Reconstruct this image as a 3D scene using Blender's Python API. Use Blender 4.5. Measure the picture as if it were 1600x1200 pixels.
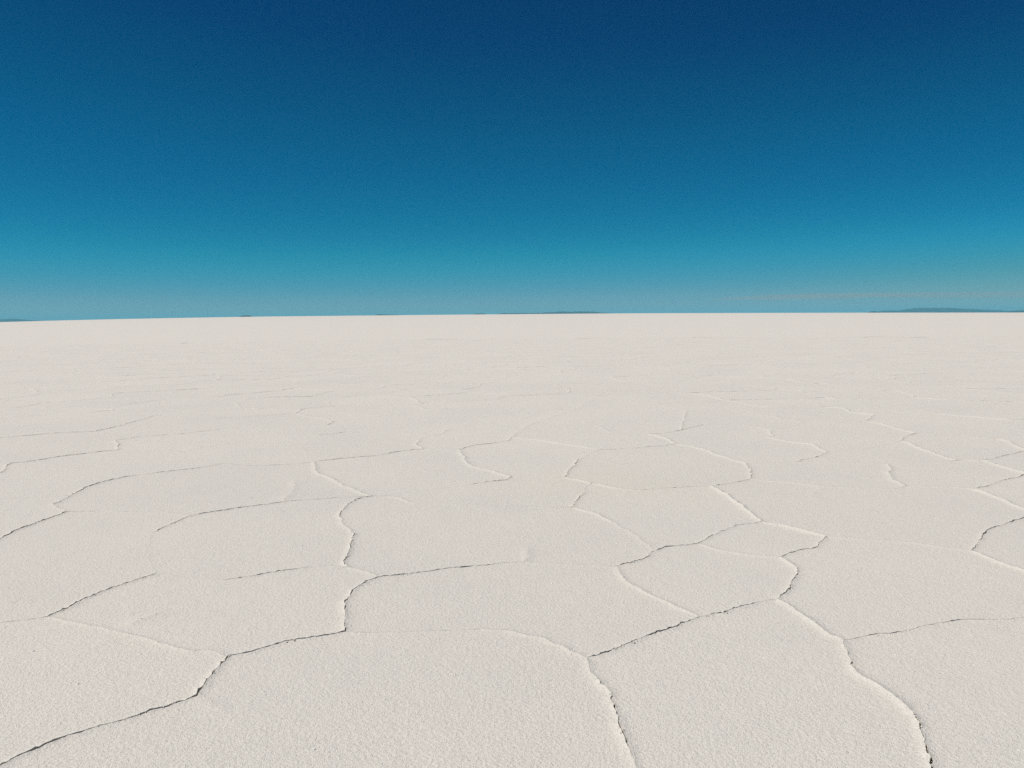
import bpy, bmesh, math, random
import numpy as np
from mathutils import Matrix, Vector, noise
from mathutils.geometry import delaunay_2d_cdt

# ------------------------------------------------------------------ tuned values
SKY_CURVE = (   # red, green, blue: sky radiance in, radiance out
    ((0, 0), (0.058, 0.0006), (0.082, 0.0008), (0.106, 0.0014), (0.137, 0.0040), (0.185, 0.0155), (0.255, 0.060), (0.363, 0.165), (0.6, 0.27), (1.0, 0.30)),
    ((0, 0), (0.133, 0.0480), (0.153, 0.068), (0.190, 0.101), (0.240, 0.141), (0.297, 0.190), (0.374, 0.268), (0.461, 0.308), (0.565, 0.354), (1.0, 0.42)),
    ((0, 0), (0.325, 0.158), (0.373, 0.193), (0.444, 0.254), (0.526, 0.314), (0.600, 0.378), (0.667, 0.428), (0.72, 0.402), (0.85, 0.39), (1.0, 0.41)))
SALT_A = (0.795, 0.770, 0.728, 1)
SALT_B = (0.832, 0.797, 0.748, 1)
RELIEF = ((9, 3, 0.0045), (60, 3, 0.0064), (180, 2, 0.0040))   # (scale, detail, height in metres)
CRYSTALS = 700
CLOUD = ((16275, 52500, 945, 4900, 2200, 70), (21658, 57500, 1274, 6133, 2200, 71), (22395, 62500, 1250, 7812, 2200, 114), (35437, 67500, 1485, 7650, 2200, 90), (41083, 72500, 1353, 11479, 2200, 114))
CLOUD_D = 3.2e-4
HAZE_C = (0.185, 0.58, 0.765, 1)
HAZE_D = 3.3e-5
JPEG_TINT_AT = (0.98, 8.75, 0.0)  # centre of the yellow JPEG tint painted on the salt

for o in list(bpy.data.objects):
    bpy.data.objects.remove(o, do_unlink=True)
SC = bpy.context.scene
COL = SC.collection
rad = math.radians

# ------------------------------------------------------------------ camera
EYE = 1.65
cam = bpy.data.cameras.new('camera')
cam.sensor_width = 36.0
cam.lens = 36.0 * 1386.0 / 1600.0
cam.clip_start = 0.05
cam.clip_end = 250000.0
cam_o = bpy.data.objects.new('camera', cam)
COL.objects.link(cam_o)
cam_o.matrix_world = (Matrix.Translation((0, 0, EYE)) @ Matrix.Rotation(rad(90 - 4.3035), 4, 'X')
                      @ Matrix.Rotation(rad(-0.5371), 4, 'Z'))
SC.camera = cam_o

# ------------------------------------------------------------------ sky
SUN_AZ = -103.0        # degrees from the view direction, negative = left of the camera
SUN_EL = 56.0
world = bpy.data.worlds.new('World')
SC.world = world
world.use_nodes = True
nt = world.node_tree
sky = nt.nodes.new('ShaderNodeTexSky')
sky.sky_type = 'NISHITA'
sky.sun_disc = False
sky.sun_elevation = rad(SUN_EL)
sky.sun_rotation = rad(SUN_AZ)
sky.altitude = 3650
sky.air_density = 1.0
sky.dust_density = 0.1
sky.ozone_density = 10.0
# one film-like response curve for the whole sky, as deep as it is at this altitude
pre = nt.nodes.new('ShaderNodeVectorMath'); pre.operation = 'SCALE'; pre.inputs['Scale'].default_value = 0.0905
post = nt.nodes.new('ShaderNodeVectorMath'); post.operation = 'SCALE'; post.inputs['Scale'].default_value = 10.0
com = nt.nodes.new('ShaderNodeRGBCurve')
for ch in range(3):
    cu = com.mapping.curves[ch]
    cu.points[0].location = (0, 0)
    cu.points[1].location = SKY_CURVE[ch][-1]
    for px in SKY_CURVE[ch][1:-1]:
        cu.points.new(*px)
    for pt in cu.points:
        pt.handle_type = 'AUTO_CLAMPED'
com.mapping.use_clip = False
com.mapping.extend = 'HORIZONTAL'
com.mapping.update()
nt.links.new(sky.outputs[0], pre.inputs[0])
nt.links.new(pre.outputs[0], com.inputs['Color'])
nt.links.new(com.outputs[0], post.inputs[0])
bg = nt.nodes['Background']
nt.links.new(post.outputs[0], bg.inputs['Color'])
bg.inputs['Strength'].default_value = 0.1

# ------------------------------------------------------------------ sun
sun = bpy.data.lights.new('sun', 'SUN')
sun.energy = 3.68
sun.angle = rad(0.53)
sun.color = (1.0, 0.93, 0.81)
sun_o = bpy.data.objects.new('sun', sun)
COL.objects.link(sun_o)
SUN_DIR = Vector((math.sin(rad(SUN_AZ)) * math.cos(rad(SUN_EL)), math.cos(rad(SUN_AZ)) * math.cos(rad(SUN_EL)), math.sin(rad(SUN_EL))))
sun_o.rotation_euler = SUN_DIR.to_track_quat('Z', 'Y').to_euler()
sun_o.location = SUN_DIR * 50

vs = SC.view_settings
vs.view_transform = 'Standard'
vs.look = 'None'
vs.exposure = 0.0
vs.gamma = 1.0
vs.use_curve_mapping = False
SC.render.engine = 'CYCLES'
SC.cycles.volume_bounces = 1
SC.cycles.use_denoising = False      # the crystal grain is finer than a denoiser keeps

# cracks and ridges in the crust near by: kind (d = open crack, b = closed ridge, f = faint seam), strength, points on the ground in metres
TRACED = [
('d', 1, [(-1.96, 3.077), (-1.913, 3.177), (-1.863, 3.282), (-1.802, 3.378), (-1.709, 3.474), (-1.592, 3.563), (-1.529, 3.64), (-1.428, 3.731), (-1.396, 3.776)]),
('d', 1.5, [(-1.396, 3.776), (-1.4, 3.877), (-1.402, 3.984), (-1.403, 4.104), (-1.4, 4.231)]),
('b', 0.5, [(-1.396, 3.776), (-1.349, 3.73), (-1.295, 3.684), (-1.247, 3.646)]),
('d', 1, [(-1.4, 4.231), (-1.311, 4.278), (-1.236, 4.353), (-1.173, 4.421), (-1.069, 4.464), (-1.008, 4.49), (-0.887, 4.552)]),
('f', 1, [(-0.887, 4.552), (-0.683, 4.537), (-0.517, 4.551), (-0.35, 4.566), (-0.181, 4.581), (-0.046, 4.558)]),
('b', 0.6, [(-0.046, 4.558), (0.021, 4.509), (0.152, 4.432), (0.244, 4.324), (0.316, 4.221), (0.349, 4.172)]),
('d', 1.2, [(0.349, 4.172), (0.352, 4.032), (0.379, 3.907), (0.417, 3.776), (0.421, 3.641), (0.418, 3.465), (0.427, 3.371), (0.436, 3.253), (0.441, 3.147), (0.446, 3.034)]),
('d', 1, [(0.349, 4.172), (0.459, 4.242), (0.584, 4.359), (0.68, 4.455), (0.812, 4.554), (0.936, 4.669), (1.013, 4.738)]),
('d', 1, [(1.013, 4.738), (1.156, 4.797), (1.313, 4.923), (1.422, 4.987), (1.527, 5.03)]),
('b', 1, [(1.527, 5.03), (1.569, 4.871), (1.595, 4.681), (1.613, 4.486), (1.661, 4.367)]),
('d', 1.2, [(1.661, 4.367), (1.614, 4.181), (1.575, 4.04), (1.573, 3.988)]),
('b', 1.1, [(1.573, 3.988), (1.574, 3.908), (1.606, 3.823), (1.629, 3.71), (1.636, 3.585)]),
('d', 1.3, [(1.636, 3.585), (1.628, 3.485), (1.591, 3.359), (1.551, 3.232), (1.512, 3.122), (1.473, 3.016)]),
('d', 0.6, [(1.661, 4.367), (1.824, 4.434), (2, 4.476), (2.164, 4.566), (2.288, 4.612), (2.399, 4.649)]),
('d', 0.3, [(2.399, 4.649), (2.566, 4.654), (2.753, 4.679), (3.018, 4.744)]),
('d', 1.2, [(-0.887, 4.552), (-0.918, 4.699), (-0.964, 4.966), (-0.976, 5.213), (-0.957, 5.351), (-0.915, 5.456), (-0.846, 5.535)]),
('d', 0.8, [(-0.846, 5.535), (-0.67, 5.6), (-0.472, 5.694), (-0.265, 5.762), (-0.076, 5.832), (0.075, 5.858)]),
('f', 0.6, [(0.075, 5.858), (0.288, 5.819), (0.499, 5.782), (0.685, 5.745)]),
('d', 0.8, [(0.075, 5.858), (0.094, 5.984), (0.103, 6.22)]),
('b', 0.5, [(-0.846, 5.535), (-0.921, 5.622), (-1.019, 5.712), (-1.094, 5.774)]),
('d', 1.2, [(-1.094, 5.774), (-1.151, 5.899), (-1.161, 6.144), (-1.189, 6.374), (-1.21, 6.68)]),
('b', 0.5, [(-1.21, 6.68), (-1.304, 6.869), (-1.377, 7.045)]),
('d', 0.9, [(-1.377, 7.045), (-1.438, 7.253), (-1.469, 7.471), (-1.469, 7.676), (-1.437, 7.974), (-1.306, 8.141)]),
('b', 0.9, [(-1.306, 8.141), (-1.428, 8.267), (-1.59, 8.557), (-1.822, 8.942), (-2.094, 9.44), (-2.225, 9.815), (-2.29, 10.17)]),
('d', 0.7, [(-2.29, 10.17), (-1.974, 10.384), (-1.629, 10.606), (-1.534, 10.752), (-1.288, 10.997), (-1.122, 11.095)]),
('d', 1, [(-4.17, 7.93), (-4.195, 8.306), (-4.244, 8.686), (-4.207, 8.992), (-4.119, 9.241), (-3.979, 9.424)]),
('d', 0.6, [(-3.979, 9.424), (-3.775, 9.57), (-3.508, 9.802), (-3.339, 10.051)]),
('d', 0.3, [(-3.339, 10.051), (-2.892, 9.895), (-2.622, 9.966), (-2.422, 10.043), (-2.29, 10.17)]),
('b', 0.4, [(-4.17, 7.93), (-4.007, 7.734), (-3.872, 7.599)]),
('d', 1, [(-3.872, 7.599), (-3.899, 7.331), (-3.926, 7.037), (-3.907, 6.644), (-3.893, 6.223)]),
('d', 0.4, [(-3.872, 7.599), (-3.674, 7.591), (-3.556, 7.637)]),
('f', 0.6, [(-3.556, 7.637), (-3.323, 7.551), (-3.042, 7.539), (-2.707, 7.401)]),
('d', 0.8, [(-2.801, 6.864), (-2.775, 7.057), (-2.746, 7.26), (-2.707, 7.401), (-2.633, 7.471), (-2.351, 7.714), (-2.064, 7.918)]),
('d', 0.4, [(-2.064, 7.918), (-1.767, 8.017), (-1.601, 8.067), (-1.306, 8.141)]),
('d', 0.8, [(-2.064, 7.918), (-2.108, 8.208), (-2.11, 8.486), (-2.225, 8.962)]),
('f', 0.1, [(-2.801, 6.864), (-2.633, 6.248), (-2.324, 5.668)]),
('d', 0.4, [(-2.969, 4.655), (-2.818, 4.751), (-2.668, 4.798), (-2.6, 4.838)]),
('d', 1, [(-2.6, 4.838), (-2.578, 4.934), (-2.524, 5.222), (-2.446, 5.423), (-2.382, 5.557), (-2.324, 5.668)]),
('f', 0.15, [(-2.324, 5.668), (-2.056, 5.56), (-1.816, 5.511)]),
('d', 1.1, [(-1.816, 5.511), (-1.656, 5.589), (-1.516, 5.685), (-1.35, 5.783)]),
('f', 0.5, [(-1.35, 5.783), (-1.228, 5.809), (-1.094, 5.774)]),
('b', 0.5, [(-2.6, 4.838), (-2.346, 4.718), (-2.121, 4.603), (-1.927, 4.504), (-1.751, 4.392), (-1.605, 4.302)]),
('f', 1, [(-1.605, 4.302), (-1.546, 4.318), (-1.473, 4.29), (-1.4, 4.231)]),
('d', 1, [(-2.086, 4.721), (-2.052, 4.781), (-2.015, 4.864)]),
('d', 0.9, [(0.685, 5.745), (0.78, 5.818), (0.879, 5.909), (1, 6.119)]),
('d', 0.9, [(1, 6.119), (1.084, 6.22), (1.253, 6.267), (1.333, 6.318)]),
('d', 0.7, [(1.333, 6.318), (1.448, 6.481), (1.574, 6.653), (1.741, 6.833), (1.975, 6.953)]),
('b', 0.7, [(0.685, 5.745), (0.679, 5.556), (0.715, 5.338), (0.788, 5.172), (0.89, 4.991), (0.969, 4.834), (1.013, 4.738)]),
('b', 0.6, [(1.333, 6.318), (1.416, 6.173), (1.503, 6.067), (1.657, 5.979), (1.817, 5.924)]),
('d', 1, [(1.817, 5.924), (1.99, 6.083), (2.132, 6.147), (2.229, 6.321), (2.323, 6.468)]),
('b', 0.9, [(1.817, 5.924), (1.833, 5.767), (1.841, 5.648)]),
('d', 1.1, [(1.841, 5.648), (1.774, 5.479), (1.688, 5.295), (1.619, 5.159), (1.527, 5.03)]),
('b', 1, [(2.323, 6.468), (2.224, 6.628), (2.112, 6.818), (1.975, 6.953)]),
('b', 1.1, [(1.975, 6.953), (1.98, 7.157), (1.972, 7.423), (1.97, 7.737), (1.945, 8.108), (1.915, 8.45)]),
('d', 0.8, [(1.915, 8.45), (2.118, 8.572), (2.385, 8.797)]),
('d', 1, [(2.385, 8.797), (2.469, 9.158), (2.601, 9.758)]),
('b', 1, [(2.601, 9.758), (2.525, 9.937), (2.458, 10.264), (2.398, 10.663), (2.253, 11.099), (2.111, 11.335)]),
('b', 0.9, [(2.111, 11.335), (2.066, 11.883), (1.913, 12.287)]),
('b', 0.4, [(2.323, 6.468), (2.564, 6.383), (2.854, 6.298), (3.049, 6.131), (3.174, 6.041)]),
('d', 1, [(3.174, 6.041), (3.325, 6.245), (3.472, 6.462), (3.637, 6.654), (3.821, 6.792), (4.091, 7.001), (4.564, 7.311)]),
('b', 1.1, [(3.174, 6.041), (3.201, 5.829), (3.222, 5.675), (3.259, 5.557), (3.318, 5.258)]),
('b', 0.5, [(2.385, 8.797), (2.693, 8.61), (2.954, 8.367)]),
('f', 1, [(2.954, 8.367), (3.259, 8.289), (3.602, 8.241), (3.745, 8.361)]),
('b', 0.5, [(3.745, 8.361), (3.88, 8.322), (4.161, 8.277), (4.291, 8.177)]),
('d', 0.4, [(2.954, 8.367), (2.859, 8.215), (2.751, 8.04)]),
('b', 1.2, [(4.291, 8.177), (4.314, 7.996), (4.306, 7.768), (4.277, 7.324), (4.286, 6.86)]),
('d', 1, [(4.291, 8.177), (4.518, 8.323), (4.875, 8.635), (5.253, 8.972)]),
('b', 0.9, [(3.745, 8.361), (3.757, 8.556), (3.844, 8.936), (4.008, 9.307), (4.118, 9.629)]),
('f', 0.6, [(2.601, 9.758), (3.222, 9.853), (3.666, 9.697), (4.118, 9.629)]),
('d', 0.8, [(5.23, 9.781), (5.667, 10.12), (6.07, 10.436), (6.85, 11.023)]),
('b', 1, [(5.23, 9.781), (5.245, 9.359), (5.253, 8.972), (5.758, 9.251)]),
('b', 1, [(5.23, 9.781), (4.953, 9.797), (4.945, 10.307), (4.981, 10.709), (5.044, 11.199), (5.015, 11.376)]),
('d', 1, [(5.015, 11.376), (5.22, 11.728), (5.532, 12.096)]),
('b', 1, [(5.532, 12.096), (5.512, 12.658), (5.532, 13.192), (5.397, 13.529)]),
('f', 0.6, [(4.953, 9.797), (4.55, 9.776), (4.118, 9.629)]),
('d', 0.9, [(3.222, 9.853), (3.467, 10.11), (3.611, 10.291), (3.77, 10.527)]),
('b', 0.8, [(3.77, 10.527), (3.796, 10.891), (3.81, 11.166), (3.603, 11.411), (3.439, 11.851)]),
('d', 0.5, [(3.81, 11.166), (4.045, 11.441)]),
('b', 0.6, [(3.439, 11.851), (3.563, 12.037), (3.67, 12.649), (3.543, 13.032)]),
('f', 0.5, [(3.77, 10.527), (4.296, 10.752), (5.015, 11.376)]),
('f', 0.6, [(5.397, 13.529), (4.833, 13.326), (4.461, 13.52)]),
('f', 0.5, [(4.461, 13.52), (4.029, 12.919), (3.67, 12.649)]),
('b', 1, [(4.461, 13.52), (4.324, 13.871), (4.183, 14.427), (4.029, 14.632)]),
('b', 1, [(5.592, 15.749), (5.788, 15.508), (5.732, 14.78), (5.89, 14.377)]),
('d', 0.8, [(5.89, 14.377), (5.626, 13.853), (5.397, 13.529)]),
('b', 0.8, [(6.974, 14.573), (7.146, 14.177), (7.35, 13.977), (7.649, 13.516)]),
('b', 1, [(6.363, 11.525), (6.355, 11.286), (6.113, 10.483)]),
('f', 0.6, [(5.532, 12.096), (5.999, 11.801), (6.363, 11.525)]),
('d', 0.9, [(0.77, 10.176), (0.701, 9.737), (0.576, 9.221), (0.531, 9.036)]),
('b', 0.9, [(0.531, 9.036), (0.669, 8.85), (0.782, 8.672), (0.894, 8.533), (1.002, 8.399)]),
('d', 0.3, [(1.002, 8.399), (1.202, 8.295), (1.489, 8.375)]),
('d', 0.6, [(1.489, 8.375), (1.665, 8.43), (1.915, 8.45)]),
('d', 0.8, [(0.661, 8.198), (0.601, 7.966), (0.553, 7.773), (0.515, 7.563)]),
('b', 0.8, [(0.515, 7.563), (0.613, 7.407), (0.709, 7.281), (0.787, 7.024)]),
('f', 0.7, [(0.787, 7.024), (0.94, 6.481), (1, 6.119)]),
('f', 0.4, [(0.661, 8.198), (0.782, 8.672)]),
('f', 0.5, [(-1.306, 8.141), (-1.168, 8.135)]),
('b', 0.6, [(-1.168, 8.135), (-1.071, 8.072), (-0.895, 7.811)]),
('f', 0.5, [(-0.895, 7.811), (-0.234, 7.648), (0.515, 7.563)]),
('b', 0.8, [(-0.652, 11.065), (-0.566, 10.208), (-0.433, 9.716), (-0.179, 9.338), (-0.009, 9.064)]),
('d', 0.7, [(-0.009, 9.064), (-0.074, 8.888), (-0.39, 8.697)]),
('f', 0.4, [(-0.39, 8.697), (-0.864, 8.363), (-1.306, 8.141)]),
('f', 0.4, [(-0.009, 9.064), (0.253, 8.978), (0.531, 9.036)]),
('d', 0.8, [(-0.652, 11.065), (-0.463, 11.388), (-0.3, 11.493), (-0.05, 11.777), (-0.007, 12.09)]),
('b', 0.7, [(-0.007, 12.09), (0.252, 11.881), (0.539, 11.556), (0.847, 11.19), (1.103, 10.901)]),
('f', 0.5, [(0.77, 10.176), (0.914, 10.552), (1.103, 10.901)]),
('d', 0.4, [(1.103, 10.901), (1.55, 10.98), (1.944, 11.175), (2.111, 11.335)]),
('d', 0.7, [(-0.007, 12.09), (0.086, 12.696), (0.292, 13.682), (0.628, 14.538), (0.878, 15.203), (1.217, 16.04), (1.545, 17.507)]),
('b', 0.7, [(-1.122, 11.095), (-1.262, 11.498), (-1.27, 11.984)]),
('d', 0.6, [(-1.27, 11.984), (-1.091, 12.432), (-0.87, 13.212), (-0.357, 13.817), (-0.005, 14.134), (0.375, 14.944)]),
('f', 0.4, [(-1.122, 11.095), (-0.652, 11.065)]),
('b', 0.7, [(1.315, 13.28), (1.375, 12.674)]),
('d', 0.6, [(1.913, 12.287), (2.157, 12.406), (2.446, 12.74)]),
('d', 0.7, [(2.446, 12.74), (2.895, 13.317)]),
('f', 0.5, [(2.895, 13.317), (3.275, 13.287), (3.543, 13.032)]),
('d', 0.6, [(2.446, 12.74), (2.755, 14.087), (3.051, 15.43)]),
('d', 0.7, [(-5.673, 9.137), (-5.599, 9.588), (-5.835, 10.192), (-5.561, 10.595), (-5.15, 11.131), (-5.033, 11.177)]),
('d', 0.9, [(-5.033, 11.177), (-5.221, 11.697), (-5.479, 12.143)]),
('d', 0.6, [(-5.479, 12.143), (-5.284, 12.522), (-4.829, 12.766), (-4.359, 13.319)]),
('f', 0.5, [(-4.359, 13.319), (-3.732, 13.506), (-2.742, 12.548)]),
('d', 0.7, [(-2.742, 12.548), (-2.425, 12.807)]),
('f', 0.5, [(-2.425, 12.807), (-1.801, 12.346), (-1.27, 11.984)]),
('f', 0.2, [(-2.29, 10.17), (-2.721, 11.306), (-2.742, 12.548)]),
('d', 0.7, [(-7.596, 12.285), (-7.288, 12.527), (-6.793, 12.977), (-6.216, 13.154), (-6.176, 13.935), (-6.222, 15.306)]),
('d', 0.5, [(-4.176, 11.017), (-4.073, 11.336), (-3.71, 11.899)]),
]

# ------------------------------------------------------------------ helpers
def link(name, mesh, mat=None, parent=None, smooth=True):
    o = bpy.data.objects.new(name, mesh)
    COL.objects.link(o)
    if mat:
        mesh.materials.append(mat)
    if smooth:
        mesh.polygons.foreach_set('use_smooth', [True] * len(mesh.polygons))
    if parent:
        o.parent = parent
    return o


def tag(o, kind=None, label=None, cat=None, group=None):
    for k, v in (('kind', kind), ('label', label), ('category', cat), ('group', group)):
        if v:
            o[k] = v
    return o


def nz(x, y, s, seed=0.0, octaves=1):
    v, a, t = 0.0, 1.0, 0.0
    for _ in range(octaves):
        v += a * noise.noise((x * s + seed, y * s - seed * 1.7, seed * 0.31))
        t += a; a *= 0.5; s *= 2.1
    return v / t


# ------------------------------------------------------------------ materials
def new_mat(name):
    m = bpy.data.materials.new(name)
    m.use_nodes = True
    return m, m.node_tree, m.node_tree.nodes['Principled BSDF']


def salt_material():
    m, t, b = new_mat('salt')
    N, K = t.nodes, t.links
    geo = N.new('ShaderNodeNewGeometry')

    def tex(scale, detail, rough=0.55):
        n = N.new('ShaderNodeTexNoise')
        n.inputs['Scale'].default_value = scale
        n.inputs['Detail'].default_value = detail
        n.inputs['Roughness'].default_value = rough
        K.new(geo.outputs['Position'], n.inputs['Vector'])
        return n

    # colour: near-white salt, faint warm and cool patches and a fine grain of greyer crystals
    patch = tex(0.55, 3)
    grain = tex(115, 3, 0.65)
    r1 = N.new('ShaderNodeValToRGB')
    r1.color_ramp.elements[0].position = 0.3
    r1.color_ramp.elements[0].color = SALT_A
    r1.color_ramp.elements[1].position = 0.7
    r1.color_ramp.elements[1].color = SALT_B
    K.new(patch.outputs['Fac'], r1.inputs['Fac'])
    r2 = N.new('ShaderNodeValToRGB')
    r2.color_ramp.elements[0].position = 0.30
    r2.color_ramp.elements[0].color = (0.82, 0.82, 0.82, 1)
    r2.color_ramp.elements[1].position = 0.60
    r2.color_ramp.elements[1].color = (1, 1, 1, 1)
    K.new(grain.outputs['Fac'], r2.inputs['Fac'])
    mul = N.new('ShaderNodeMix'); mul.data_type = 'RGBA'; mul.blend_type = 'MULTIPLY'
    mul.inputs['Factor'].default_value = 1.0
    K.new(r1.outputs['Color'], mul.inputs['A'])
    K.new(r2.outputs['Color'], mul.inputs['B'])
    # a faint yellow JPEG colour blotch, painted in round two of the cracks
    dist = N.new('ShaderNodeVectorMath'); dist.operation = 'DISTANCE'
    dist.inputs[1].default_value = JPEG_TINT_AT
    K.new(geo.outputs['Position'], dist.inputs[0])
    blot = tex(2.3, 4)
    ad = N.new('ShaderNodeMath'); ad.operation = 'MULTIPLY_ADD'
    ad.inputs[1].default_value = 2.2
    K.new(blot.outputs['Fac'], ad.inputs[0]); K.new(dist.outputs['Value'], ad.inputs[2])
    mr = N.new('ShaderNodeMapRange')
    mr.inputs['From Min'].default_value = 1.0; mr.inputs['From Max'].default_value = 2.6
    mr.inputs['To Min'].default_value = 0.24; mr.inputs['To Max'].default_value = 0.0
    K.new(ad.outputs[0], mr.inputs['Value'])
    st = N.new('ShaderNodeMix'); st.data_type = 'RGBA'; st.blend_type = 'MULTIPLY'
    st.inputs['B'].default_value = (1.0, 0.985, 0.90, 1)
    K.new(mr.outputs['Result'], st.inputs['Factor'])
    K.new(mul.outputs['Result'], st.inputs['A'])
    # plates differ a little in whiteness
    oi = N.new('ShaderNodeObjectInfo')
    pr = N.new('ShaderNodeMapRange')
    pr.inputs['To Min'].default_value = 0.99; pr.inputs['To Max'].default_value = 1.01
    K.new(oi.outputs['Random'], pr.inputs['Value'])
    pm = N.new('ShaderNodeVectorMath'); pm.operation = 'SCALE'
    K.new(st.outputs['Result'], pm.inputs[0]); K.new(pr.outputs['Result'], pm.inputs['Scale'])
    K.new(pm.outputs['Vector'], b.inputs['Base Color'])
    b.inputs['Roughness'].default_value = 0.8
    b.inputs['Specular IOR Level'].default_value = 0.2
    # relief: soft lumps, crystal nodules, fine grit
    prev = None
    for scale, detail, dist in RELIEF:
        n = tex(scale, detail, 0.6)
        bp = N.new('ShaderNodeBump')
        bp.inputs['Strength'].default_value = 1.0
        bp.inputs['Distance'].default_value = dist
        K.new(n.outputs['Fac'], bp.inputs['Height'])
        if prev:
            K.new(prev.outputs['Normal'], bp.inputs['Normal'])
        prev = bp
    K.new(prev.outputs['Normal'], b.inputs['Normal'])
    return m


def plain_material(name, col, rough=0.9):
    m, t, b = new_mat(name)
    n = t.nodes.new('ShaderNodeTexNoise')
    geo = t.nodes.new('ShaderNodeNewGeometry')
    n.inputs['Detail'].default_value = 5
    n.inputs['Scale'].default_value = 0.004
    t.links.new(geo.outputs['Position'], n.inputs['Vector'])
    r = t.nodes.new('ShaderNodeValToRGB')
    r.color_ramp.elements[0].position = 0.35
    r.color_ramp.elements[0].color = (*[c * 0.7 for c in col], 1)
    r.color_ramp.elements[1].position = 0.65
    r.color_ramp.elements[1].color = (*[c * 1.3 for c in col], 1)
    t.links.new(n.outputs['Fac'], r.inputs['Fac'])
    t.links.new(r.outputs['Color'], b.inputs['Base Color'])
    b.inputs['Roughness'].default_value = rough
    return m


M_SALT = salt_material()
M_CRACK_SHADE = plain_material('crack_shade_salt', (0.60, 0.54, 0.46))  # crack shade put into the wall colour: brown cancels the blue sky fill
M_ROCK = plain_material('hill_rock', (0.030, 0.036, 0.036))

# ------------------------------------------------------------------ the salt flat: one sheet out to the horizon
# lens barrel distortion as terrain: an added rise, kilometres away, lifts the horizon's middle
LENS_BOW = [(-60, 0.0), (-36, 0.0), (-29.9, 1.65), (-26.7, 4.3), (-23.3, 6.45), (-19.75, 8.0), (-16, 9.3), (-12, 9.55), (-8.15, 9.75), (-4, 9.95),
         (0, 9.7), (4.2, 9.45), (8.2, 8.95), (16, 6.7), (23.4, 4.2), (30, 1.5), (37, 0.0), (60, 0.0)]


def ground_z(x, y):
    r = math.hypot(x, y)
    az = math.degrees(math.atan2(x, y))
    s = float(np.interp(az, [a for a, _ in LENS_BOW], [b for _, b in LENS_BOW]))
    k = min(max((r - 250) / 2250, 0), 1)
    z = s * k * k * (3 - 2 * k)
    low = min(max((r - CRUST_R + 18) / 10, 0), 0.94)      # the brine bed below the crust comes up to the surface beyond it
    return z - 0.06 * (1 - low)


CRUST_R = 72.0
radii = [0.0, 20, 45, 54, 57, 60, 62, 64, 74, 80, 90, 101, 115, 140, 180, 240, 320, 450, 620, 850, 1100, 1350, 1600, 1900, 2200, 2500, 3000, 4000, 6000, 9000, 14000,
         22000, 34000, 48000]
SEG = 240
vv, ff = [(0, 0, ground_z(0, 0))], []
for r in radii[1:]:
    for k in range(SEG):
        a = 2 * math.pi * k / SEG
        x, y = r * math.sin(a), r * math.cos(a)
        vv.append((x, y, ground_z(x, y)))
for k in range(SEG):
    ff.append((0, 1 + (k + 1) % SEG, 1 + k))
for i in range(len(radii) - 2):
    a0, b0 = 1 + i * SEG, 1 + (i + 1) * SEG
    for k in range(SEG):
        k1 = (k + 1) % SEG
        ff.append((a0 + k, a0 + k1, b0 + k1, b0 + k))
me = bpy.data.meshes.new('salt_flat')
me.from_pydata(vv, [], ff)
FLAT = tag(link('salt_flat', me, M_SALT), 'structure', 'vast flat white salt crust reaching to the horizon')

# ------------------------------------------------------------------ crack network: the ones seen near by, then more of the kind
rng = random.Random(11)


def in_fan(x, y, m=0.0):
    if math.hypot(x, y) < 8.5 + m:
        return True
    return y > 0 and abs(math.atan2(x, y + 3.0)) < rad(37) and math.hypot(x, y) < CRUST_R - 3 + m


SP = 2.05
seeds = []
row = 0
y = -16.0
while y < CRUST_R + 6:
    w = 14 + max(0, y + 6) * 0.95
    x = -w + (SP / 2 if row % 2 else 0)
    while x < w:
        if math.hypot(x, y) < CRUST_R + 6:
            seeds.append(Vector((x + rng.uniform(-.75, .75), y + rng.uniform(-.75, .75))))
        x += SP
    y += SP * 0.87
    row += 1
res = delaunay_2d_cdt(seeds, [], [], 0, 1e-6)
V, F = res[0], res[2]
cc = []
adj = {}
for fi, fc in enumerate(F):
    a, b, c = (V[i] for i in fc)
    d = 2 * (a.x * (b.y - c.y) + b.x * (c.y - a.y) + c.x * (a.y - b.y))
    if abs(d) < 1e-9:
        cc.append(None)
        continue
    a2, b2, c2 = a.length_squared, b.length_squared, c.length_squared
    cc.append(((a2 * (b.y - c.y) + b2 * (c.y - a.y) + c2 * (a.y - b.y)) / d, (a2 * (c.x - b.x) + b2 * (a.x - c.x) + c2 * (b.x - a.x)) / d))
    for i in range(3):
        adj.setdefault(tuple(sorted((fc[i], fc[(i + 1) % 3]))), []).append(fi)

tp = np.array([p for _, _, l in TRACED for p in l])


def near_traced(p):
    return float(np.min(np.hypot(tp[:, 0] - p[0], tp[:, 1] - p[1])))


def traced_zone(p):
    x, y = p
    return 2.7 < y < 13.2 and abs(x) < 0.62 * y + 0.15 or near_traced(p) < 0.45 + 0.02 * max(y, 0)


SUN_H = np.array([SUN_DIR.x, SUN_DIR.y]); SUN_H /= np.linalg.norm(SUN_H)
segs = []          # coarse edges: (p, q, kind, strength)
deg = {}
vor = []
for e, fs in adj.items():
    if len(fs) != 2 or cc[fs[0]] is None or cc[fs[1]] is None:
        continue
    p, q = cc[fs[0]], cc[fs[1]]
    if math.dist(p, q) < 0.12 or math.dist(p, q) > 4 or not (in_fan(*p, 2) and in_fan(*q, 2)):
        continue
    if traced_zone(p) or traced_zone(q):
        continue
    vor.append((p, q))
    for n in (p, q):
        deg[n] = deg.get(n, 0) + 1


def auto_kind(p, q):
    """ridge or open crack for the cells further out, at random"""
    r = rng.random()
    k = 'd' if r < 0.42 else ('b' if r < 0.72 else 'f')
    return k, rng.uniform(0.3, 1.0)


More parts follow.
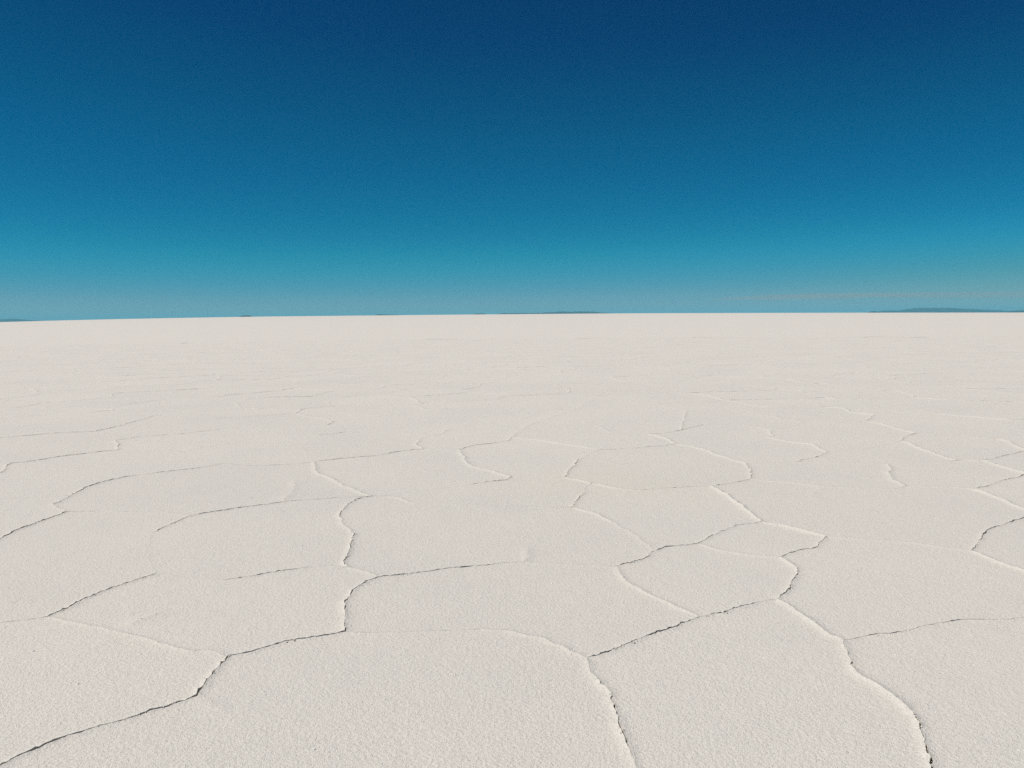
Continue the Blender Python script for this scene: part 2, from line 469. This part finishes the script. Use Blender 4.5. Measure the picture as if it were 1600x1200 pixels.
for p, q in vor:
    segs.append((p, q, *auto_kind(p, q)))
tends = {}
for k, s, l in TRACED:
    for n in (l[0], l[-1]):
        tends[n] = tends.get(n, 0) + 1
    for i in range(len(l) - 1):
        segs.append((l[i], l[i + 1], k, s))
vn = np.array([n for n in deg])
for n, d in deg.items():          # loose ends of the outer cells run on to the nearest crack
    if d == 1:
        dd = np.hypot(tp[:, 0] - n[0], tp[:, 1] - n[1])
        j = int(np.argmin(dd))
        if dd[j] < 3.2:
            segs.append((n, tuple(tp[j]), 'f', 0.6))
for n, d in tends.items():        # and so do the traced cracks that leave the picture
    edge = abs(n[0]) > 0.56 * n[1] or n[1] < 3.2
    if d == 1 and edge:
        dd = np.hypot(vn[:, 0] - n[0], vn[:, 1] - n[1])
        j = int(np.argmin(dd))
        if dd[j] < 3.2:
            segs.append((n, tuple(vn[j]), 'd', 0.6))

# planar arrangement of it all (crossings split)
pid, pts, ed, eattr = {}, [], [], []


def P(p):
    k = (round(p[0], 3), round(p[1], 3))
    if k not in pid:
        pid[k] = len(pts)
        pts.append(Vector(k))
    return pid[k]


for p, q, k, s in segs:
    a, b = P(p), P(q)
    if a != b:
        ed.append((a, b)); eattr.append((k, s))
res = delaunay_2d_cdt(pts, ed, [], 0, 1e-4, True)
NV, NE, OE = res[0], res[1], res[4]
net = {}
for (a, b), orig in zip(NE, OE):
    o_ = [i for i in orig if i < len(eattr)]
    if o_:
        net[(min(a, b), max(a, b))] = eattr[o_[0]]
nb = {}
for a, b in net:
    nb.setdefault(a, set()).add(b)
    nb.setdefault(b, set()).add(a)
loose = set()      # dangling cracks: kept as relief inside their plate
stack = [v for v in nb if len(nb[v]) == 1]
live = {v: set(s) for v, s in nb.items()}
while stack:
    v = stack.pop()
    if len(live[v]) != 1:
        continue
    u = live[v].pop()
    live[u].discard(v)
    loose.add((min(u, v), max(u, v)))
    if len(live[u]) == 1:
        stack.append(u)

# faces of the network
order = {v: sorted(s, key=lambda u: math.atan2(NV[u].y - NV[v].y, NV[u].x - NV[v].x)) for v, s in live.items() if s}
seen, plates = set(), []
for v in order:
    for u in order[v]:
        if (v, u) in seen:
            continue
        loop, a, b = [], v, u
        while (a, b) not in seen:
            seen.add((a, b))
            loop.append(a)
            o_ = order[b]
            c = o_[(o_.index(a) - 1) % len(o_)]
            a, b = b, c
        ar = 0.5 * sum(NV[loop[i]].x * NV[loop[(i + 1) % len(loop)]].y - NV[loop[(i + 1) % len(loop)]].x * NV[loop[i]].y for i in range(len(loop)))
        if 0.004 < ar < 60 and len(set(loop)) > 2:
            plates.append((loop, ar))


def edge_samples(a, b, kind, s):
    """one crack between two nodes, roughened: points, ridge height, half gap, lip step (the same from either side)"""
    if a > b:
        r = edge_samples(b, a, kind, s)
        return [x[::-1] for x in r]
    p, q = NV[a], NV[b]
    d = math.hypot((p.x + q.x) / 2, (p.y + q.y) / 2)
    L = (q - p).length
    step = min(max(0.0036 * d, 0.011), 0.30)
    n = max(1, int(round(L / step)))
    nx, ny = -(q.y - p.y) / L, (q.x - p.x) / L
    P_, H_, G_, S_ = [], [], [], []
    outer = d > 17
    for i in range(n + 1):
        t = i / n
        x, y = p.x + (q.x - p.x) * t, p.y + (q.y - p.y) * t
        env = min(1.0, min(t, 1 - t) * L / 0.06)
        j = (nz(x, y, 2.2, 3.1) * 0.045 if L > 0.35 else 0) + nz(x, y, 9, 7.7, 2) * 0.024 + nz(x, y, 38, 1.3, 2) * 0.012
        if outer:
            j += nz(x, y, 0.9, 5.5) * 0.22 * min(1, min(t, 1 - t) * 4)
        P_.append((x + nx * j * env, y + ny * j * env))
        big = 0.5 + 0.5 * nz(x, y, 3.0, 12.0, 2)
        fine = 0.30 * nz(x, y, 13, 4.0, 2) + 0.75 * nz(x, y, 48, 6.0, 2)
        if kind == 'd':
            h = (0.004 + 0.005 * big) * (0.55 + 0.45 * s)
            open_ = max(0.0, 0.26 + 1.9 * fine + 0.7 * nz(x, y, 4.5, 8.8))
            gp = 0.0006 + 0.0044 * s * min(open_, 1.15)
            st = 0.0068 * s * min(1.0, open_ + 0.08)
        elif kind == 'b':
            h = (0.007 + 0.007 * big) * s
            gp = 0.0004 + 0.0016 * max(0.0, fine - 0.15) * s
            st = 0.0
        else:
            h = 0.0045 * s * big * 2
            gp = 0.0004 + 0.0018 * max(0.0, fine) * s
            st = 0.002 * max(0.0, fine) * s
        fade = 1.0 if d < 19 else max(0.45, 19 / d)
        H_.append(h * fade); G_.append(gp * fade); S_.append(st * fade)
    return [P_, H_, G_, S_]


cache = {}


def edge(a, b):
    k = (min(a, b), max(a, b))
    if k not in cache:
        cache[k] = edge_samples(k[0], k[1], *net[k])
    r = cache[k]
    return r if a < b else [x[::-1] for x in r]


def undulate(x, y):
    return 0.004 + 0.010 * nz(x, y, 0.35, 21.0, 2) + 0.0035 * nz(x, y, 2.6, 9.0, 2)


def inside(poly, q):
    x, y = q[:, 0], q[:, 1]
    r = np.zeros(len(q), bool)
    x0, y0 = poly[:, 0], poly[:, 1]
    x1, y1 = np.roll(x0, -1), np.roll(y0, -1)
    for i in range(len(poly)):
        c = (y0[i] > y) != (y1[i] > y)
        if c.any():
            xx = (x1[i] - x0[i]) * (y - y0[i]) / (y1[i] - y0[i] + 1e-15) + x0[i]
            r ^= c & (x < xx)
    return r


LOOSE = [(edge(a, b), 1.05 if net[(min(a, b), max(a, b))][0] == 'd' else 0.75) for a, b in loose if in_fan(NV[a].x, NV[a].y, -1)]
LOOSE_P = np.array([p for s_, m_ in LOOSE for p in s_[0]])
LOOSE_H = np.array([h * m_ for s_, m_ in LOOSE for h in s_[1]])


def plate_mesh(loop):
    b, h, g, s = [], [], [], []
    n = len(loop)
    for i in range(n):
        e = edge(loop[i], loop[(i + 1) % n])
        b += e[0][:-1]; h += e[1][:-1]; g += e[2][:-1]; s += e[3][:-1]
    b = np.array(b); h = np.array(h); g = np.array(g); s = np.array(s)
    if len(b) < 3:
        return None
    cx, cy = b.mean(0)
    # outward normals (loop runs anticlockwise)
    tn = np.roll(b, -1, 0) - np.roll(b, 1, 0)
    tn /= np.linalg.norm(tn, axis=1)[:, None] + 1e-9
    out = np.stack([tn[:, 1], -tn[:, 0]], 1)
    # smooth the heights a little round the corners
    for _ in range(2):
        h = (np.roll(h, 1) + 2 * h + np.roll(h, -1)) / 4
        g = (np.roll(g, 1) + 4 * g + np.roll(g, -1)) / 6
    rim = b - out * g[:, None]
    lee = np.clip((out @ np.array([0.80, -0.60])) * 1.8 + 0.3, 0, 1)          # the crust was thrust this way: one plate rides up over its neighbour
    lip = s * lee
    d = math.hypot(cx, cy)
    step = min(max(0.0036 * d, 0.011), 0.30)
    rows = [0.012, 0.027, 0.048, 0.08, 0.13] if d < 9 else ([0.025, 0.06, 0.12] if d < 22 else [0.045, 0.13])
    P2 = [rim]
    for k, w in enumerate(rows):
        ok = np.arange(len(b)) % max(1, int(round(w * 0.55 / step))) == 0
        P2.append((b - out * w)[ok])
    isp = min(max(0.018 * d, 0.11), 0.6)
    lo, hi = b.min(0), b.max(0)
    gx = np.arange(lo[0], hi[0], isp)
    gy = np.arange(lo[1], hi[1], isp)
    G = np.array([(x + rng.uniform(-.3, .3) * isp, y + rng.uniform(-.3, .3) * isp) for x in gx for y in gy]) if len(gx) * len(gy) else np.zeros((0, 2))
    cand = np.concatenate([np.concatenate(P2[1:])] + ([G] if len(G) else []))
    wmin = np.concatenate([np.full(len(q), rows[k] * 0.86) for k, q in enumerate(P2[1:])] + [np.full(len(G), rows[-1] * 1.15)])
    # loose cracks that end inside this plate
    li = np.zeros(0, int)
    if len(LOOSE_P):
        near = np.where((LOOSE_P[:, 0] > lo[0]) & (LOOSE_P[:, 0] < hi[0]) & (LOOSE_P[:, 1] > lo[1]) & (LOOSE_P[:, 1] < hi[1]))[0]
        if len(near):
            li = near[inside(rim, LOOSE_P[near])]
    ok = inside(rim, cand)
    cand, wmin = cand[ok], wmin[ok]
    dist = np.array([np.sqrt(((b - q) ** 2).sum(1).min()) for q in cand]) if len(cand) else np.zeros(0)
    keep = dist > wmin
    cand = cand[keep]
    if len(li):
        lp = LOOSE_P[li]
        far = np.array([np.sqrt(((b - q) ** 2).sum(1).min()) for q in lp]) > 0.02
        li = li[far]; lp = lp[far]
        extra = [lp]
        for w in (0.02, 0.045, 0.09):
            for ang in range(6):
                extra.append(lp[::2] + w * np.array([math.cos(ang * 1.047), math.sin(ang * 1.047)]))
        ex = np.concatenate(extra)
        if len(ex) and len(lp):
            k0 = len(lp)
            kk = inside(rim, ex)
            dd = np.array([np.sqrt(((b - q) ** 2).sum(1).min()) for q in ex])
            d2 = np.array([np.sqrt(((lp - q) ** 2).sum(1).min()) for q in ex])
            kk &= dd > 0.03
            kk[k0:] &= d2[k0:] > 0.015
            cand = np.concatenate([cand, ex[kk]])
    allp = np.concatenate([rim, cand])
    nb_ = len(rim)
    r = delaunay_2d_cdt([Vector((float(x - cx), float(y - cy))) for x, y in allp], [(i, (i + 1) % nb_) for i in range(nb_)], [], 0, 1e-6, True)
    v2, f2, ov = r[0], r[2], r[3]
    cen = np.array([((v2[f[0]].x + v2[f[1]].x + v2[f[2]].x) / 3 + cx, (v2[f[0]].y + v2[f[1]].y + v2[f[2]].y) / 3 + cy) for f in f2])
    f2 = [f for f, k in zip(f2, inside(rim, cen)) if k]
    verts = []
    for v in v2:
        x, y = v.x + cx, v.y + cy
        q = ((b[:, 0] - x) ** 2 + (b[:, 1] - y) ** 2)
        j = int(np.argmin(q))
        dd = math.sqrt(q[j])
        wd = 0.014 + 0.50 * h[j]
        z = h[j] * math.exp(-(dd / wd) ** 1.5) + lip[j] * math.exp(-(dd / 0.018) ** 2)
        if dd < 0.05:
            z += 0.0060 * nz(x, y, 48, 2.2, 2) * (1 - dd / 0.05) * min(1.0, s[j] / 0.004 + 0.25)
        if len(li):
            q2 = ((LOOSE_P[li, 0] - x) ** 2 + (LOOSE_P[li, 1] - y) ** 2)
            jj = int(np.argmin(q2))
            d2 = math.sqrt(q2[jj])
            if d2 < 0.2:
                z = max(z, LOOSE_H[li[jj]] * math.exp(-(d2 / 0.034) ** 1.5))
        verts.append((v.x, v.y, z + undulate(x, y)))
    faces = [list(reversed(f)) if ((v2[f[1]] - v2[f[0]]).cross(v2[f[2]] - v2[f[0]]) < 0) else list(f) for f in f2]
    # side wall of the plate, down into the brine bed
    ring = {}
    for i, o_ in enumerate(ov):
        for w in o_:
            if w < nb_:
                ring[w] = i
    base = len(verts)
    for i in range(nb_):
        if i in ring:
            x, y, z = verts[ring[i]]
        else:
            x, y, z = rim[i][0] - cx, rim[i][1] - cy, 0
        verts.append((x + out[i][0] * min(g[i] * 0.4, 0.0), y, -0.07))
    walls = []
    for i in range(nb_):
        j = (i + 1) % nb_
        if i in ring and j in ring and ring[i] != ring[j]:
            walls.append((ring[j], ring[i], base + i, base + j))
    return cx, cy, verts, faces, walls


def finish(name, verts, faces, walls, parent, loc=(0, 0, 0)):
    me = bpy.data.meshes.new(name)
    me.from_pydata(verts, [], faces + walls)
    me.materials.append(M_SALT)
    me.materials.append(M_CRACK_SHADE)
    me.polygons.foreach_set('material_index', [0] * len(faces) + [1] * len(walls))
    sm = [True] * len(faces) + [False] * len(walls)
    me.polygons.foreach_set('use_smooth', sm)
    # a sharp arris between the top and the side
    keys = {tuple(sorted(w[:2])) for w in walls}
    at_ = me.attributes.new('sharp_edge', 'BOOLEAN', 'EDGE')
    at_.data.foreach_set('value', [tuple(sorted(e.vertices)) in keys for e in me.edges])
    o = bpy.data.objects.new(name, me)
    COL.objects.link(o)
    o.location = loc
    o.parent = parent
    return o


def shows(pl):
    loop, ar = pl
    cx = sum(NV[i].x for i in loop) / len(loop); cy = sum(NV[i].y for i in loop) / len(loop)
    d = math.hypot(cx, cy)
    vis = cy > 2.4 and abs(cx) < 0.60 * cy + 0.9
    return ar / max(d, 1.5) ** 3 * (1 if vis else 0.0)


plates = [p for p in plates if any(in_fan(NV[i].x, NV[i].y, 0) for i in p[0])]
plates.sort(key=shows, reverse=True)
cv, cf, cw = [], [], []
NP = 0
for k, (loop, ar) in enumerate(plates):
    r = plate_mesh(loop)
    if not r:
        continue
    cx, cy, verts, faces, walls = r
    if NP < 296 and shows((loop, ar)) > 0:
        finish('salt_plate', verts, faces, walls, FLAT, (cx, cy, 0))
        NP += 1
    else:
        o_ = len(cv)
        cv += [(x + cx, y + cy, z) for x, y, z in verts]
        cf += [[i + o_ for i in f] for f in faces]
        cw += [[i + o_ for i in f] for f in walls]
CR = finish('salt_crust', cv, cf, cw, FLAT)
CR['kind'] = 'stuff'

# ------------------------------------------------------------------ crumbs of salt broken off along the cracks
BLOB = ((0, 0, 1), (.9, 0, .35), (.28, .86, .35), (-.73, .53, .35), (-.73, -.53, .35), (.28, -.86, .35), (0, 0, -.6))
BLOB_F = ((0, 1, 2), (0, 2, 3), (0, 3, 4), (0, 4, 5), (0, 5, 1), (6, 2, 1), (6, 3, 2), (6, 4, 3), (6, 5, 4), (6, 1, 5))
vv, ff = [], []
for (a, b), (kind, st) in net.items():
    ym = (NV[a].y + NV[b].y) / 2
    if kind == 'f' or ym < 2.2 or math.hypot((NV[a].x + NV[b].x) / 2, ym) > 13:
        continue
    E_ = edge(a, b)
    L = (NV[b] - NV[a]).length
    for _ in range(int(L * (95 if kind == 'd' else 22) * (0.5 + 0.5 * st))):
        i = rng.randrange(len(E_[0]))
        x, y = E_[0][i]
        if nz(x, y, 7, 31.0) < -0.12:
            continue
        r = rng.uniform(0.0018, 0.0050) * (1.5 if rng.random() < 0.12 else 1) * (0.8 + 0.05 * ym)
        x += rng.gauss(0, 0.006); y += rng.gauss(0, 0.006)
        z = E_[1][i] * 0.8 + 0.4 * E_[3][i] + undulate(x, y) + rng.uniform(-0.004, 0.001)
        o_ = len(vv)
        c, s_ = math.cos(rng.random() * 6.3), math.sin(rng.random() * 6.3)
        for px, py, pz in BLOB:
            k = r * rng.uniform(.7, 1.3)
            vv.append((x + (px * c - py * s_) * k, y + (px * s_ + py * c) * k, z + pz * k * .8))
        ff += [[o_ + q for q in f] for f in BLOB_F]
me = bpy.data.meshes.new('salt_crumbs')
me.from_pydata(vv, [], ff)
tag(link('salt_crumbs', me, M_SALT, FLAT, False), 'stuff')

# ------------------------------------------------------------------ loose salt crystals that catch the sun
vv, ff = [], []
for _ in range(CRYSTALS):
    yy = 2.6 + 13 * rng.random() ** 1.6
    xx = rng.uniform(-0.66, 0.66) * yy
    s = rng.uniform(0.0012, 0.0026) * (1 + 0.10 * yy) * (1.8 if rng.random() < 0.14 else 1.0)
    q = Matrix.Rotation(rng.uniform(-0.32, 0.0), 3, 'Y') @ Matrix.Rotation(rng.uniform(0, 6.28), 3, 'Z')
    o_ = len(vv)
    zb = undulate(xx, yy) + s * 0.12
    for cx, cy, cz in ((-1, -1, -1), (1, -1, -1), (1, 1, -1), (-1, 1, -1), (-1, -1, 1), (1, -1, 1), (1, 1, 1), (-1, 1, 1)):
        v = q @ Vector((cx * s * rng.uniform(.7, 1.2), cy * s * rng.uniform(.7, 1.2), cz * s * rng.uniform(.25, .4)))
        vv.append((v.x + xx, v.y + yy, v.z + zb))
    ff += [[o_ + i for i in f] for f in ((0, 3, 2, 1), (4, 5, 6, 7), (0, 1, 5, 4), (1, 2, 6, 5), (2, 3, 7, 6), (3, 0, 4, 7))]
me = bpy.data.meshes.new('salt_crystals')
me.from_pydata(vv, [], ff)
mc, t_, b_ = new_mat('salt_crystal')
n_ = t_.nodes.new('ShaderNodeTexNoise'); n_.inputs['Scale'].default_value = 300
r_ = t_.nodes.new('ShaderNodeValToRGB')
r_.color_ramp.elements[0].color = (0.86, 0.86, 0.85, 1); r_.color_ramp.elements[1].color = (0.95, 0.95, 0.95, 1)
t_.links.new(n_.outputs['Fac'], r_.inputs['Fac']); t_.links.new(r_.outputs['Color'], b_.inputs['Base Color'])
b_.inputs['Roughness'].default_value = 0.35
tag(link('salt_crystals', me, mc, None, False), 'stuff', 'tiny glinting salt crystals scattered over the near crust')


# ------------------------------------------------------------------ hills far off on the horizon
def hill(Y, depth, prof, seed, label):
    x0, x1 = prof[0][0], prof[-1][0]
    n = max(24, int((x1 - x0) / 60))
    m = 13
    vv, ff = [], []
    xs = np.linspace(x0, x1, n + 1)
    zs = np.interp(xs, [p[0] for p in prof], [p[1] for p in prof])
    for i in range(n + 1):
        for j in range(m):
            t = j / (m - 1) * 2 - 1
            sh = max(0.0, 1 - abs(t) ** 1.5)
            rough = 1 + 0.5 * nz(xs[i] * 0.001, t * 2, 2.3, seed, 3) * abs(t) * 2
            base = -20.0
            z = base + (zs[i] - base) * sh * (1 if j == m // 2 else rough)
            z += nz(xs[i], t * depth, 0.004, seed, 2) * 0.035 * (zs[i] - base) * (sh > 0)
            vv.append((xs[i] + nz(xs[i], t * 900, .002, seed) * 60, Y + t * depth, z))
    for i in range(n):
        for j in range(m - 1):
            a = i * m + j
            ff.append((a, a + m, a + m + 1, a + 1))
    c = sum(p[0] for p in prof) / len(prof)
    me = bpy.data.meshes.new('hill')
    me.from_pydata([(x - c, y - Y, z) for x, y, z in vv], [], ff)
    o = link('hill', me, M_ROCK)
    o.location = (c, Y, 0)
    return tag(o, 'structure', label)


HILLS = [
    (26000, 900, [(-16800, 10), (-16066, 71.7), (-15317, 92.7), (-14756, 78.1), (-14531, 102.1), (-14196, 61.7), (-13824, 28.4), (-12888, 15)],
     'low blue hill at the far left end of the horizon'),
    (14000, 120, [(-4340, 20), (-4300, 45), (-4219, 68), (-4138, 70), (-4079, 50), (-4040, 20)],
     'tiny dark islet on the horizon, left of the middle'),
    (22000, 500, [(-5400, 30), (-5206, 66), (-4415, 80), (-3782, 78), (-3149, 79), (-2800, 40)],
     'thin faint line of land on the horizon right of the tiny dark islet'),
    (14000, 200, [(-2200, 20), (-2145, 48.9), (-2084, 64.4), (-2003, 64.6), (-1752, 57.2), (-1601, 40), (-1500, 20)],
     'low dark spit of land on the horizon left of the middle'),
    (16000, 200, [(-850, 20), (-794, 51.6), (-656, 74), (-506, 75), (-403, 47.9), (-350, 20)],
     'short dark islet on the horizon just left of the middle'),
    (18000, 300, [(-360, 20), (-323, 59), (-168, 83.3), (272, 81.8), (661, 79.4), (920, 66.7), (1000, 20)],
     'low dark strip of land at the middle of the horizon'),
    (24000, 700, [(600, 30), (674, 84.9), (881, 130), (1088, 134), (1399, 159), (1606, 143.3), (1831, 155), (2176, 143.2), (2383, 118.9), (2694, 93.6), (3039, 60), (3200, 20)],
     'flat-topped blue island hill at the middle of the horizon'),
    (17000, 120, [(6780, 0), (6800, 19.8), (6885, 48.3), (6958, 52.5), (7081, 36.7), (7228, 15.8), (7280, 0)],
     'tiny dark islet at the left foot of the long hill on the right'),
    (28000, 1200, [(11300, 0), (11421, 49.6), (11742, 110.9), (12004, 112.4), (12206, 94.5), (12426, 148.6), (12747, 181.8), (13009, 187.3), (13351, 188.2), (13815, 179.8),
                   (14319, 143), (14925, 105.2), (15530, 59.4), (16135, 35.7), (16942, -2)],
     'long smooth blue hill on the right of the horizon'),
    (20000, 300, [(11023, -5.2), (11208, 39), (11467, 50.9), (11812, 59.1), (12387, 60.9), (12964, 19.7), (13542, -15)],
     'dark low land at the right edge of the horizon'),
]
for i, (Y, dp, pr, lb) in enumerate(HILLS):
    hill(Y, dp, [(x, z * (0.93 if z > 90 else 1.0)) for x, z in pr], 3.7 * i + 1.1, lb)

# ------------------------------------------------------------------ the thin cloud low over the right horizon, beyond the haze
bm = bmesh.new()
for (x, y, z, lx, ly, lz) in CLOUD:
    k = bmesh.ops.create_uvsphere(bm, u_segments=48, v_segments=20, radius=1.0)['verts']
    for v in k:
        c = v.co.copy()
        w = 1 + 0.22 * noise.noise((c.x * 3 + x * .001, c.y * 2, c.z * 1.5))
        v.co = Vector((x + c.x * lx, y + c.y * ly, z + c.z * lz * w + 0.25 * lz * noise.noise((c.x * 4 + x, 0, 0))))
me = bpy.data.meshes.new('cloud')
bm.to_mesh(me); bm.free()
mcl = bpy.data.materials.new('cloud'); mcl.use_nodes = True
t_ = mcl.node_tree
t_.nodes.remove(t_.nodes['Principled BSDF'])
pv = t_.nodes.new('ShaderNodeVolumePrincipled')
pv.inputs['Color'].default_value = (0.80, 0.97, 1.0, 1)
pv.inputs['Density'].default_value = CLOUD_D
t_.links.new(pv.outputs[0], t_.nodes['Material Output'].inputs['Volume'])
tag(link('cloud', me, mcl), None, 'thin pale streak of cloud low over the right horizon', 'cloud')

# ------------------------------------------------------------------ haze: the air between here and the hills
X1, Y0, Y1, Z0, Z1 = 46000, -46000, 47500, -30, 260
me = bpy.data.meshes.new('haze')
bx = [(x, y, z) for x in (-X1, X1) for y in (Y0, Y1) for z in (Z0, Z1)]
me.from_pydata(bx, [], [(0, 1, 3, 2), (4, 6, 7, 5), (0, 4, 5, 1), (2, 3, 7, 6), (0, 2, 6, 4), (1, 5, 7, 3)])
mh = bpy.data.materials.new('haze'); mh.use_nodes = True
t_ = mh.node_tree
t_.nodes.remove(t_.nodes['Principled BSDF'])
pv = t_.nodes.new('ShaderNodeVolumePrincipled')
pv.inputs['Color'].default_value = HAZE_C
pv.inputs['Density'].default_value = HAZE_D
t_.links.new(pv.outputs[0], t_.nodes['Material Output'].inputs['Volume'])
tag(link('haze', me, mh, None, False), 'stuff', 'thin blue haze in the air over the salt flat')
